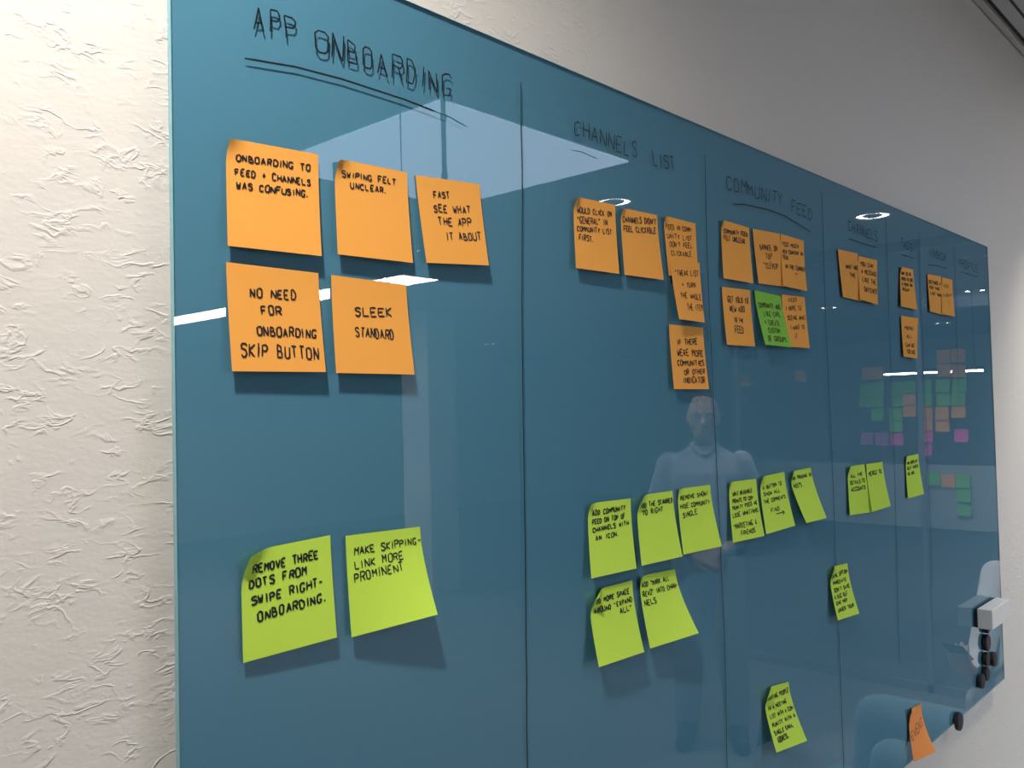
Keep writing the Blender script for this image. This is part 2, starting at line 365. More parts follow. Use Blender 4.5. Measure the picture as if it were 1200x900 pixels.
# ------------------------------------------------------------------ sticky notes
# corners in mm: top left, top right, bottom left, bottom right, each (x, distance in front of the glass, z)
NOTES = {
 'O1': [39.9, 1.0, 1903.3, 118.5, 1.0, 1906.6, 38.3, 4.0, 1824.9, 117.2, 5.0, 1826.4],
 'O2': [133.8, 1.0, 1906.9, 209.0, 1.0, 1909.1, 133.2, 4.0, 1829.7, 210.2, 5.0, 1831.1],
 'O3': [218.6, 1.0, 1908.6, 297.2, 1.0, 1914.1, 226.6, 4.0, 1833.0, 303.1, 5.0, 1838.7],
 'O4': [38.5, 1.0, 1813.8, 116.6, 1.0, 1813.6, 40.3, 4.0, 1736.1, 119.3, 5.0, 1736.8],
 'O5': [128.6, 1.0, 1813.4, 205.5, 1.0, 1812.2, 129.6, 4.0, 1736.3, 209.6, 5.0, 1736.1],
 'O6': [436.7, 1.0, 1925.7, 510.7, 1.0, 1928.2, 434.1, 4.0, 1849.9, 509.5, 5.0, 1851.0],
 'O7': [520.2, 1.0, 1926.9, 593.7, 1.0, 1929.1, 520.6, 4.0, 1851.2, 598.1, 5.0, 1852.6],
 'O8': [606.5, 1.0, 1931.0, 679.8, 1.0, 1931.1, 614.0, 2.0, 1860.0, 681.5, 2.0, 1861.6],
 'O9': [616.5, 3.2, 1877.2, 683.1, 3.2, 1882.3, 622.7, 9.0, 1807.6, 684.9, 7.0, 1807.3],
 'O10': [612.7, 1.0, 1801.6, 690.7, 1.0, 1801.7, 615.0, 4.0, 1724.6, 693.9, 5.0, 1724.7],
 'O11': [744.0, 1.0, 1945.7, 820.1, 1.0, 1944.9, 740.5, 4.0, 1868.2, 819.5, 5.0, 1868.5],
 'O12': [829.9, 1.0, 1945.1, 912.5, 1.0, 1948.9, 838.3, 3.0, 1870.5, 916.4, 3.0, 1872.6],
 'O13': [915.2, 1.0, 1949.2, 991.6, 1.0, 1948.9, 907.4, 6.0, 1872.7, 986.4, 6.0, 1871.9],
 'O14': [740.8, 1.0, 1857.5, 816.9, 1.0, 1859.5, 744.0, 4.0, 1782.2, 818.7, 5.0, 1782.7],
 'O16': [911.6, 1.0, 1861.3, 988.0, 1.0, 1863.6, 918.3, 3.0, 1786.6, 995.4, 3.0, 1786.9],
 'G17': [829.2, 1.0, 1860.5, 908.7, 1.0, 1858.6, 840.6, 9.0, 1785.6, 924.1, 8.0, 1785.2],
 'O18': [1118.2, 1.0, 1951.1, 1199.4, 1.0, 1953.5, 1127.1, 3.0, 1874.4, 1201.7, 3.0, 1873.1],
 'O19': [1202.7, 1.0, 1949.6, 1287.3, 1.0, 1951.6, 1190.4, 6.0, 1874.8, 1272.8, 5.0, 1872.3],
 'O20': [1401.1, 1.0, 1953.0, 1469.8, 1.0, 1953.6, 1389.0, 4.0, 1877.6, 1476.1, 4.0, 1877.3],
 'O21': [1396.0, 1.0, 1861.1, 1488.4, 1.0, 1862.0, 1395.7, 3.0, 1785.6, 1462.9, 5.0, 1784.2],
 'O22': [1552.9, 1.0, 1953.6, 1637.1, 1.0, 1956.6, 1553.3, 3.0, 1879.3, 1631.9, 3.0, 1877.6],
 'O23': [1642.4, 1.0, 1955.4, 1709.8, 1.0, 1956.4, 1620.0, 5.0, 1878.3, 1707.1, 4.0, 1878.7],
 'O24': [1357.3, 1.0, 1154.4, 1428.8, 1.0, 1148.2, 1357.4, 8.0, 1064.5, 1413.9, 28.0, 1070.6],
 'G1': [46.7, 1.0, 1607.4, 123.5, 1.0, 1610.9, 46.9, 2.0, 1530.2, 126.1, 4.0, 1532.4],
 'G2': [138.0, 1.0, 1608.5, 215.4, 1.0, 1607.2, 139.8, 4.0, 1529.6, 221.0, 15.0, 1534.0],
 'G3': [447.8, 1.0, 1605.2, 524.6, 1.0, 1603.7, 443.8, 6.0, 1528.6, 524.3, 6.6, 1527.4],
 'G4': [536.2, 1.0, 1605.6, 609.7, 1.0, 1605.2, 534.7, 6.3, 1528.7, 615.8, 8.5, 1528.2],
 'G5': [620.9, 1.0, 1606.3, 695.9, 1.0, 1605.6, 621.3, 6.3, 1529.3, 705.5, 9.6, 1528.8],
 'G6': [445.4, 1.0, 1514.6, 523.6, 1.0, 1513.9, 446.0, 11.3, 1438.3, 527.4, 11.6, 1436.5],
 'G7': [536.9, 1.0, 1516.5, 610.3, 1.0, 1513.3, 541.4, 10.0, 1437.0, 627.8, 20.0, 1438.2],
 'G8': [743.0, 1.0, 1605.2, 817.0, 1.0, 1604.3, 742.0, 5.0, 1528.1, 823.6, 7.4, 1527.3],
 'G9': [826.8, 1.0, 1605.9, 901.4, 1.0, 1607.8, 830.8, 6.3, 1528.6, 913.9, 9.1, 1531.1],
 'G10': [914.9, 1.0, 1606.9, 988.9, 1.0, 1608.4, 940.0, 13.8, 1532.2, 1012.8, 12.9, 1531.9],
 'G11': [1125.5, 1.0, 1601.1, 1196.7, 1.0, 1600.9, 1124.1, 3.0, 1523.7, 1217.5, 3.0, 1519.8],
 'G12': [1204.1, 1.0, 1600.5, 1277.3, 1.0, 1600.5, 1207.0, 7.0, 1521.1, 1290.5, 8.0, 1523.1],
 'G13': [1391.4, 1.0, 1603.2, 1460.2, 1.0, 1604.3, 1391.5, 2.8, 1527.2, 1470.3, 5.8, 1528.4],
 'G14': [1040.6, 1.0, 1452.8, 1112.3, 1.0, 1449.2, 1047.5, 9.9, 1372.5, 1126.6, 11.6, 1368.6],
 'G15': [817.5, 1.0, 1323.9, 893.5, 1.0, 1314.8, 823.8, 14.6, 1240.6, 911.1, 17.6, 1232.0],
}
G_TOP, G_MID = 'orange sticky notes on the glass board', 'lime sticky notes on the glass board'
# key: (material, corner curl mm, corner curl size, label, lines (text, s0, t0, s1, t1, height as share of the note), stroke mm)
INFO = {
 'O1': ('orange', 3, .22, 'orange note reading ONBOARDING TO FEED + CHANNELS WAS CONFUSING, top left of the board', [('ONBOARDING TO', .1, .2, .9, .18, .06), ('FEED + CHANNELS', .09, .335, .9, .32, .06), ('WAS CONFUSING.', .1, .46, .87, .435, .06)], 1.1),
 'O2': ('orange', 4, .25, 'orange note reading SWIPING FELT UNCLEAR', [('SWIPING FELT', .09, .18, .82, .16, .06), ('UNCLEAR.', .2, .285, .68, .275, .06)], 1.1),
 'O3': ('orange', 0, .2, 'orange note reading FAST SEE WHAT THE APP IT ABOUT', [('FAST', .24, .24, .48, .22, .075), ('SEE WHAT', .22, .40, .8, .37, .08), ('THE APP', .27, .55, .78, .53, .09), ('IT ABOUT', .36, .72, .92, .69, .09)], 1.2),
 'O4': ('orange', 0, .2, 'orange note reading NO NEED FOR ONBOARDING SKIP BUTTON', [('NO NEED', .23, .30, .72, .29, .085), ('FOR', .34, .46, .55, .45, .08), ('ONBOARDING', .28, .66, .92, .66, .09), ('SKIP BUTTON', .10, .86, .93, .87, .12)], 1.25),
 'O5': ('orange', 0, .2, 'orange note reading SLEEK STANDARD', [('SLEEK', .28, .40, .76, .37, .095), ('STANDARD', .27, .61, .76, .62, .095)], 1.2),
 'O6': ('orange', 4, .22, 'orange note reading WOULD CLICK ON GENERAL IN COMMUNITY LIST FIRST', [('WOULD CLICK ON', .08, .215, .9, .18, .07), ('"GENERAL" IN', .08, .365, .78, .32, .085), ('COMMUNITY LIST', .07, .475, .88, .44, .07), ('FIRST.', .1, .6, .42, .59, .075)], 1.2),
 'O7': ('orange', 3, .2, 'orange note reading CHANNELS DIDN\'T FEEL CLICKABLE', [("CHANNELS DIDN'T", .05, .21, .95, .15, .08), ('FEEL CLICKABLE', .06, .345, .92, .29, .08)], 1.3),
 'O8': ('orange', 3, .2, 'orange note with faint text FEED IN COMMUNITY LIST, above an overlapping note', [('FEED IN COMM-', .05, .22, .88, .17, .08), ('UNITY LIST', .07, .37, .85, .33, .08), ("DON'T FEEL", .12, .51, .84, .46, .08), ('CLICKABLE', .15, .65, .8, .61, .08)], 1.0),
 'O9': ('orange', 0, .2, 'orange note reading TWEAK LIST + TURN, lapping over the note above it', [('"TWEAK LIST', .12, .24, .92, .23, .09), ('+ TURN', .3, .44, .78, .42, .08), ('THE WHOLE', .2, .62, .95, .62, .085), ('THE ITEM', .38, .82, .97, .80, .1)], 1.1),
 'O10': ('orange', 0, .2, 'orange note reading IF THERE WERE MORE COMMUNITIES, above the mirrored man', [('IF THERE', .2, .31, .78, .28, .085), ('WERE MORE', .18, .48, .93, .47, .1), ('COMMUNITIES', .16, .63, .93, .62, .08), ('OR OTHER', .33, .77, .92, .75, .075), ('INDICATOR', .28, .9, .9, .9, .09)], 1.3),
 'O11': ('orange', 3, .2, 'orange note reading COMMUNITY FEED FELT UNCLEAR', [('COMMUNITY FEED', .08, .22, .92, .17, .07), ('FELT UNCLEAR.', .07, .335, .84, .31, .08)], 1.3),
 'O12': ('orange', 0, .2, 'orange note reading BANNER ON TOP, half lapped by its right neighbour', [('BANNER, ON', .2, .36, .85, .34, .1), ('TOP', .38, .52, .62, .51, .1), ('"CLEVER"', .28, .7, .85, .68, .1)], 1.1),
 'O13': ('orange', 0, .2, 'orange note with five small lines, right end of the upper COMMUNITY FEED row', [('TOO MUCH', .06, .22, .75, .18, .07), ('NEW CONTENT IN', .07, .36, .92, .31, .07), ('FEED.', .08, .47, .3, .46, .07), ('IN THE CORNER', .14, .64, .97, .62, .075), ('!"', .5, .77, .66, .77, .09)], 1.2),
 'O14': ('orange', 0, .2, 'orange note left of the green note, under the COMMUNITY FEED row', [('GET TOLD TO', .17, .25, .9, .24, .09), ('NEW ADD', .22, .42, .74, .40, .09), ('TO THE', .34, .59, .66, .59, .07), ('FEED', .33, .79, .63, .77, .12)], 1.3),
 'O16': ('orange', 0, .2, 'orange note right of and partly under the green note', [('FEED', .28, .13, .62, .10, .07), ('I HOPE TO', .12, .30, .78, .27, .08), ('SEEING WHAT', .16, .48, .94, .45, .08), ('I WANT TO', .24, .67, .85, .63, .08), ('IT', .4, .84, .5, .82, .08)], 1.0),
 'G17': ('green', 0, .2, 'darker green note among the orange notes of the COMMUNITY FEED column', [('COMMUNITY AND', .08, .30, .9, .27, .09), ('LIKE CARL', .22, .45, .85, .42, .09), ('+ CREATE', .18, .62, .75, .60, .09), ('CUSTOM', .25, .76, .68, .74, .09), ('OF GROUPS', .16, .92, .85, .90, .09)], 1.1),
 'O18': ('orange', 0, .2, 'orange note at the left of the joined pair under the mirrored downlight', [('WHAT ARE', .32, .37, .97, .35, .08), ('THE', .5, .53, .78, .52, .08)], 1.5),
 'O19': ('orange', 0, .2, 'orange note at the right of the joined pair under the mirrored downlight', [('YOU CAN', .1, .2, .75, .2, .08), ('A MESSAGE', .15, .38, .95, .37, .09), ('LIKE THE', .2, .56, .92, .56, .1), ('SWITCHER', .25, .78, .95, .78, .11)], 1.5),
 'O20': ('orange', 3, .2, 'upper orange note of the fifth column, four dark lines of writing', [('WHY DO WE', .1, .2, .8, .17, .07), ('NEED TO SEE', .1, .33, .9, .31, .07), ('A MENU ON', .1, .46, .82, .44, .07), ('RIGHT', .14, .59, .6, .58, .07)], 1.7),
 'O21': ('orange', 0, .2, 'lower orange note of the fifth column, alone under the other', [('MENU', .2, .32, .7, .31, .08), ('ALL', .3, .52, .62, .51, .08), ('CAN BE', .2, .74, .78, .73, .08), ('TOO BIG', .24, .9, .82, .9, .09)], 1.6),
 'O22': ('orange', 0, .2, 'left orange note of the joined pair in the sixth column', [('SETTINGS A', .06, .24, .9, .24, .08), ('FOR THIS', .1, .38, .8, .38, .07), ('LIST NOW', .12, .53, .95, .53, .07)], 1.7),
 'O23': ('orange', 0, .2, 'right orange note of the joined pair in the sixth column', [('ADD', .15, .25, .6, .25, .08), ('LIGHT', .15, .5, .9, .48, .08), ('!', .5, .8, .6, .8, .22)], 1.2),
 'O24': ('dorange', 6, .35, 'deep orange note reading EVENT, hanging over the bottom edge of the board', [('EVENT', .08, .62, .92, .46, .17)], 1.1),
 'G1': ('lime', 7, .34, 'lime note reading REMOVE THREE DOTS FROM SWIPE RIGHT ONBOARDING', [('REMOVE THREE', .12, .21, .84, .20, .075), ('DOTS FROM', .08, .34, .7, .33, .075), ('SWIPE RIGHT-', .1, .5, .88, .47, .075), ('ONBOARDING.', .16, .66, .9, .62, .08)], 1.35),
 'G2': ('lime', 0, .2, 'lime note reading MAKE SKIPPING-LINK MORE PROMINENT, lower right corner lifted', [('MAKE SKIPPING-', .1, .205, .99, .19, .08), ('LINK MORE', .1, .34, .72, .33, .08), ('PROMINENT', .08, .47, .7, .45, .085)], 1.0),
 'G3': ('lime', 3, .2, 'lime note reading ADD COMMUNITY FEED ON TOP OF CHANNELS WITH AN ICON', [('ADD COMMUNITY', .1, .175, .86, .15, .065), ('FEED ON TOP OF', .09, .29, .84, .27, .065), ('CHANNELS WITH', .09, .4, .92, .37, .06), ('AN ICON.', .15, .51, .66, .5, .06)], 1.3),
 'G4': ('lime', 7, .3, 'lime note reading ADD THE STARRED TO RIGHT', [('ADD THE STARRED', .08, .19, .97, .17, .065), ('TO RIGHT', .14, .3, .68, .28, .065)], 1.3),
 'G5': ('lime', 2, .2, 'lime note reading REMOVE SHOW/HIDE COMMUNITY SINGLE', [('REMOVE SHOW/', .07, .18, .9, .16, .065), ('HIDE COMMUNITY', .05, .31, .92, .3, .065), ('SINGLE', .1, .45, .5, .43, .07)], 1.2),
 'G6': ('lime', 10, .34, 'lime note reading ADD MORE SPACE AROUND EXPAND ALL', [('ADD MORE SPACE', .08, .2, .9, .17, .065), ('AROUND "EXPAND', .09, .32, .95, .29, .065), ('ALL"', .64, .41, .92, .4, .07)], 1.3),
 'G7': ('lime', 3, .2, 'lime note reading ADD MARK ALL READ INTO CHANNELS', [('ADD "MARK ALL', .05, .17, .78, .15, .07), ('READ" INTO CHAN-', .05, .3, .97, .28, .07), ('NELS', .06, .43, .34, .42, .08)], 1.2),
 'G8': ('lime', 2, .2, 'lime note with six lines of writing, left of the arrow note', [('UNIT READABLE', .12, .24, .8, .22, .06), ('POINTS TO COM-', .1, .36, .84, .34, .06), ('MUNITY FEED WE', .08, .47, .94, .44, .06), ('LOSE WHAT/WHO.', .07, .6, .96, .57, .07), ('"MARKETING &', .06, .79, .82, .77, .08), ('FRIENDS', .28, .91, .72, .9, .07)], 1.2),
 'G9': ('lime', 4, .25, 'lime note with a small drawn arrow pointing right', [('A BUTTON TO', .1, .23, .82, .22, .06), ('SHOW ALL', .1, .35, .72, .34, .06), ('THE COMMENTS.', .07, .48, .93, .47, .06), ('FIND', .28, .66, .58, .66, .07), ('>', .42, .76, .82, .76, .1)], 1.2),
 'G10': ('lime', 6, .3, 'lime note twisted to the right of the arrow note, with a short heading', [('ADD TRENDING TO', .06, .17, .95, .16, .06), ('POSTS', .08, .33, .42, .32, .07)], 1.2),
 'G11': ('lime', 4, .25, 'left lime note of the joined pair with three lines of writing', [('ALL THE', .15, .24, .78, .22, .06), ('DETAILS TO', .12, .38, .88, .36, .07), ('ACCOUNTS', .14, .52, .86, .5, .07)], 1.5),
 'G12': ('lime', 0, .25, 'right lime note of the joined pair with one short line', [('MERGE TO', .12, .26, .88, .24, .08)], 1.5),
 'G13': ('lime', 2, .25, 'narrow lime note standing alone in the fifth column', [('NO NEED OF', .12, .2, .86, .19, .06), ('BUT WHEN', .1, .33, .88, .32, .07), ('WE ASK,', .1, .46, .6, .45, .06)], 1.8),
 'G14': ('lime', 10, .34, 'lime note on the third divider line with six lines of writing', [('DEAL OPTION', .12, .22, .93, .18, .07), ('IMMEDIATE', .12, .35, .8, .33, .06), ("DON'T SAVE", .12, .49, .9, .47, .07), ('A BUG BUT', .08, .62, .7, .6, .07), ('GIVE THEM', .1, .73, .62, .71, .06), ('UNDER TOUR', .1, .86, .85, .84, .06)], 1.5),
 'G15': ('lime', 12, .34, 'lime note reading INVITING PEOPLE, lowest and alone near the mirrored legs', [('INVITING PEOPLE', .12, .22, .94, .17, .07), ('IN A MEETING', .1, .37, .78, .33, .06), ('LIST WITH A COM-', .1, .5, .97, .46, .06), ('MUNITY WITH A', .1, .63, .92, .59, .06), ('SINGLE EMAIL', .1, .76, .75, .72, .06), ('ADDRESS.', .14, .88, .5, .85, .08)], 1.3),
}
def note_surface(c, curl, cs):
    TL, TR, BL, BR = [Vector((c[i]/1000, -c[i+1]/1000, c[i+2]/1000)) for i in (0, 3, 6, 9)]
    def P(s, t):
        top = TL*(1-s)+TR*s; bot = BL*(1-s)+BR*s
        p = top*(1-t)+bot*t
        g = max(0.0, (t-.14)/.86)**1.45 if t > 0 else 0
        Lt = -(TL.y*(1-s)+TR.y*s); Lb = -(BL.y*(1-s)+BR.y*s)
        lift = Lt+(Lb-Lt)*g
        k = max(0.0, 1-(s+t)/cs)**1.6*curl/1000 if curl else 0
        lift += k
        return Vector((p.x+k*.55, -lift, p.z-k*.45))
    return P
def build_note(key):
    m, curl, cs, label, lines, sw = INFO[key]; c = NOTES[key]; P = note_surface(c, curl, cs)
    n = 14; org = P(.5, 0); V = [P(i/n, j/n)-org for j in range(n+1) for i in range(n+1)]
    F = [(j*(n+1)+i, (j+1)*(n+1)+i, (j+1)*(n+1)+i+1, j*(n+1)+i+1) for j in range(n) for i in range(n)]
    o = mobj('sticky_note', V, F, MT[m], None, True); o.location = org
    tag(o, label, 'sticky note', G_TOP if m in ('orange', 'dorange') else G_MID)
    V, F = [], []
    for (text, s0, t0, s1, t1, h) in lines:
        pls, tot = layout(text, .34); L = math.hypot(s1-s0, t1-t0); us, ut = (s1-s0)/L, (t1-t0)/L
        for pts in pls:
            q = [(x/tot*L, y/6*h) for x, y in pts]
            def place(x, y):
                s = s0+us*x+ut*y; t = t0+ut*x-us*y
                s = min(max(s, .01), .99); t = min(max(t, .01), .99)
                p = P(s, t)-org; return (p.x, p.y-.00035, p.z)
            ribbon(V, F, q, sw*1.08/76, place)
    mobj('handwriting', V, F, MT['lightink' if key in ('O8', 'O12', 'O16', 'G17') else 'ink'], o)
    if key == 'O16':
        pass
    return o
for key in INFO: build_note(key)

# ------------------------------------------------------------------ eraser and magnets on the glass
er = tag(empty('board_eraser', (1.778, 0, 1.217)), 'white block eraser stuck to the right end of the glass board', 'eraser')
bobj('eraser_body', boxbm((0, -.0345, 0), (.143, -.005, .042), .0022, 3), MT['white'], er)
bobj('felt_pad', boxbm((.002, -.005, .001), (.141, -.0006, .041), .0005, 1), MT['felt'], er)
MAG = [(1.846, 1.204, .0105, 'small black round magnet touching the underside of the white eraser'), (1.842, 1.174, .0180, 'biggest black round magnet in the chain below the white eraser'),
       (1.834, 1.1405, .0145, 'black round magnet in the middle of the chain below the eraser'), (1.829, 1.110, .0150, 'lowest black round magnet of the chain below the eraser'),
       (1.791, 1.103, .0155, 'black round magnet at the lower left foot of the chain'), (1.889, 1.128, .0160, 'black round magnet standing free to the right of the chain'),
       (1.628, 1.062, .0180, 'black round magnet alone on the bottom edge near the EVENT note')]
for x, z, rr, lab in MAG:
    bm = lathe([(rr*.93, 0), (rr, -.001), (rr, -.0068), (rr*.93, -.008), (rr*.6, -.0084), (0, -.0084)], 32, axis='y')
    o = bobj('round_magnet', bm, MT['magnet'], None, False); o.location = (x, -.0008, z)
    tag(o, lab, 'magnet', 'black round magnets on the glass board')

# ------------------------------------------------------------------ notes stuck on the glass partition
GHOST = [('orange', -1.5, 1.88, 13, 20),('orange', -1.44, 1.88, 13, 20),('orange', -1.06, 1.96, 18, 18),('orange', -1.06, 1.88, 18, 18),('orange', -0.98, 1.96, 18, 18),('orange', -0.98, 1.87, 18, 18),('green', -1.51, 1.78, 12, 14),('green', -1.52, 1.71, 12, 14),('green', -1.44, 1.79, 13, 15),('green', -1.45, 1.71, 13, 15),('green', -1.45, 1.63, 13, 15),('green', -1.33, 1.78, 16, 14),('green', -1.33, 1.71, 16, 14),('green', -1.34, 1.63, 16, 14),('green', -1.34, 1.56, 16, 14),('orange', -1.26, 1.72, 12, 14),('orange', -1.26, 1.65, 12, 14),('green', -1.26, 1.79, 12, 14),('green', -1.17, 1.79, 20, 15),('green', -1.17, 1.71, 20, 15),('green', -1.07, 1.79, 18, 16),('green', -1.07, 1.71, 18, 16),('green', -0.98, 1.79, 18, 16),('green', -0.99, 1.71, 18, 16),('orange', -1.17, 1.64, 21, 13),('orange', -1.17, 1.57, 21, 13),('orange', -1.08, 1.63, 16, 15),('orange', -1.08, 1.56, 16, 15),('orange', -0.99, 1.64, 15, 15),('purple', -1.52, 1.48, 13, 13),('purple', -1.43, 1.48, 15, 13),('pink', -1.34, 1.48, 15, 16),('pink', -1.17, 1.5, 19, 14),('pink', -1.18, 1.42, 19, 14),('pink', -0.98, 1.5, 16, 15),('green', -1.14, 1.25, 13, 14),('orange', -1.06, 1.24, 19, 13),('green', -0.98, 1.24, 18, 16),('green', -0.98, 1.16, 18, 16),('green', -0.98, 1.08, 18, 16),('orange', -1.93, 1.88, 23, 16),('orange', -2.32, 1.87, 21, 16)]
COLS = sorted({round(g[1], 2) for g in GHOST})
gm = {}
for cc in ('orange', 'green', 'purple', 'pink'):
    me = bpy.data.meshes.new('note'); n = 4; V = []; F = []
    for j in range(n+1):
        for i in range(n+1): V.append((-.001-.008*(j/n)**2, (i/n-.5)*.074, -.074*j/n))
    for j in range(n):
        for i in range(n): a = j*(n+1)+i; F.append((a, a+1, a+n+2, a+n+1))
    me.from_pydata(V, [], F); me.update(); me.materials.append(MT[cc]); gm[cc] = me
for k, (cc, y, z, w, h) in enumerate(GHOST):
    o = bpy.data.objects.new('sticky_note', gm[cc]); COL.objects.link(o); o.location = (5.2-.002-.0011*(k % 3), y, z+.037)
    same = sorted([g for g in GHOST if g[0] == cc], key=lambda g: (-round(g[2]/.09), g[1]))
    rows = sorted({round(g[2]/.085) for g in GHOST}, reverse=True); row = rows.index(round(z/.085))
    inrow = sorted([g for g in GHOST if round(g[2]/.085) == rows[row]], key=lambda g: g[1]); pos = inrow.index((cc, y, z, w, h))
    ORD = ['first', 'second', 'third', 'fourth', 'fifth', 'sixth', 'seventh', 'eighth', 'ninth', 'tenth', 'eleventh', 'twelfth']
    tag(o, 'mirrored %s note on glass partition, %s row from the top, %s from the left' % (cc, ORD[row], ORD[pos]), 'sticky note', 'mirrored notes on the glass partition')

# ------------------------------------------------------------------ armchairs
def armchair(loc, arms, lab):
    t = tag(empty('armchair' if arms else 'lounge_chair', loc), lab, 'armchair' if arms else 'chair')
    bobj('seat', boxbm((-.30, -.26, .20), (.24, .26, .44), .06, 5), MT['fabric'], t, True)
    bm = boxbm((.12, -.28, .18), (.27, .28, .775), .075, 6)
    for v in bm.verts: v.co.x += max(0, v.co.z-.3)*.16
    bobj('backrest', bm, MT['fabric'], t, True)
    bm = boxbm((.03, -.19, .40), (.16, .19, .68), .055, 5)
    for v in bm.verts: v.co.x += max(0, v.co.z-.3)*.16
    bobj('cushion', bm, MT['fabric'], t, True)
    for s in ((-1, 1) if arms else ()): bobj('armrest', boxbm((-.26, s*.30-.045, .18), (.22, s*.30+.045, .56), .04, 4), MT['fabric'], t, True)
    for sx in (-.22, .18):
        for sy in (-.22, .22): bobj('leg', lathe([(.014, 0), (.022, .20)], 12, at=(sx, sy, 0)), MT['wood'], t)
    return t
armchair((2.32, -.305, 0), True, 'empty teal armchair below the right end of the glass board')
armchair((4.02, -.30, 0), False, 'teal armless lounge chair with the phone-holding person sitting in it')

# ------------------------------------------------------------------ people (seen only mirrored in the glass)
def rcone(bm, a, b, ra, rb, n=12, m=4):
    """closed round-ended cone from a to b"""
    a = Vector(a); b = Vector(b); d = b-a; L = d.length
    q = Vector((0, 0, 1)).rotation_difference(d) if L > 1e-6 else Matrix.Identity(3).to_quaternion()
    rings = []
    prof = [(ra*math.cos(t), -ra*math.sin(t)) for t in [PI/2*(1-i/m) for i in range(m)]]+[(ra, 0), (rb, L)]+[(rb*math.cos(t), L+rb*math.sin(t)) for t in [PI/2*(i+1)/m for i in range(m)]]
    for rr, h in prof:
        if rr < 1e-5: rings.append([bm.verts.new(a+q@Vector((0, 0, h)))])
        else: rings.append([bm.verts.new(a+q@Vector((rr*math.cos(2*PI*i/n), rr*math.sin(2*PI*i/n), h))) for i in range(n)])
    for A, B in zip(rings, rings[1:]):
        for i in range(n):
            if len(A) == 1: bm.faces.new((A[0], B[(i+1) % n], B[i]))
            elif len(B) == 1: bm.faces.new((A[i], A[(i+1) % n], B[0]))
            else: bm.faces.new((A[i], A[(i+1) % n], B[(i+1) % n], B[i]))
def loft(bm, secs, n=24):
    """secs: (center, rx, ry, tilt) ellipses in planes spanned by x and a forward axis"""
    rings = []
    for (c, rx, ry) in secs: rings.append([bm.verts.new((c[0]+rx*math.cos(2*PI*i/n), c[1]+ry*math.sin(2*PI*i/n), c[2])) for i in range(n)])
    for A, B in zip(rings, rings[1:]):
        for i in range(n): bm.faces.new((A[i], A[(i+1) % n], B[(i+1) % n], B[i]))
    bm.faces.new(list(reversed(rings[0]))); bm.faces.new(rings[-1])
def fused(name, bm, m, parent, voxel, smooth=3):
    o = bobj(name, bm, m, parent, True)
    rm = o.modifiers.new('fuse', 'REMESH'); rm.mode = 'VOXEL'; rm.voxel_size = voxel; rm.use_smooth_shade = True
    sm = o.modifiers.new('soft', 'SMOOTH'); sm.factor = .5; sm.iterations = smooth
    return o
def hand(bm, wrist, d, nrm, curl, thumb_side, scale=1.0, thumb_curl=.5):
    """palm and five fingers; d = pointing direction, nrm = palm side, thumb_side = +1/-1"""
    W = Vector(wrist); d = Vector(d).normalized(); nrm = Vector(nrm); nrm = (nrm-d*nrm.dot(d)).normalized(); s = d.cross(nrm)*thumb_side
    k = scale
    for off in (-.030, -.010, .010, .030): rcone(bm, W+s*off*.6*k, W+d*.085*k+s*off*k, .014*k, .011*k)
    for off, ln, cf in ((.031, .072, .9), (.011, .080, 1), (-.010, .074, 1.05), (-.030, .060, 1.15)):
        p = W+d*.088*k+s*off*k; ang = curl*cf*.6; segs = (ln*.45, ln*.32, ln*.25); rr = .0088
        for i, sl in enumerate(segs):
            dd = d*math.cos(ang)+nrm*math.sin(ang); p2 = p+dd*sl*k; rcone(bm, p, p2, rr*k, (rr-.0008)*k, 8, 3); p = p2; rr -= .0007; ang += curl*cf*.55
    p = W+d*.022*k+s*.026*k; td = (d*.65+s*.75+nrm*.35*thumb_curl).normalized()
    p2 = p+td*.042*k; rcone(bm, p, p2, .013*k, .0105*k, 8, 3); td2 = (d*.95+s*.1+nrm*.6*thumb_curl).normalized(); p3 = p2+td2*.032*k
    rcone(bm, p2, p3, .0100*k, .0090*k, 8, 3); rcone(bm, p3, p3+td2*.02*k, .0090*k, .0078*k, 8, 3)
def head(bm, c, neck):
    """c = head centre (eye height), facing -y"""
    x, y, z = c
    loft(bm, [((x, y-.045, z-.118), .022, .026), ((x, y-.038, z-.105), .040, .048), ((x, y-.024, z-.08), .055, .068), ((x, y-.012, z-.05), .064, .082),
              ((x, y-.002, z-.01), .071, .092), ((x, y+.004, z+.03), .076, .098), ((x, y+.006, z+.065), .072, .092), ((x, y+.008, z+.095), .055, .070), ((x, y+.008, z+.112), .028, .036)])
    rcone(bm, (x, y-.088, z+.012), (x, y-.112, z-.030), .009, .014, 10, 3)      # nose
    for s in (-1, 1):
        rcone(bm, (x+s*.012, y-.092, z+.022), (x+s*.045, y-.078, z+.022), .009, .007, 8, 3)     # brows
        rcone(bm, (x+s*.076, y+.01, z+.012), (x+s*.074, y+.006, z-.028), .013, .009, 8, 3)      # ears
        rcone(bm, (x+s*.042, y-.066, z-.03), (x+s*.050, y-.045, z-.04), .016, .016, 8, 3)       # cheeks
    rcone(bm, neck, (x, y+.012, z-.06), .058, .052)
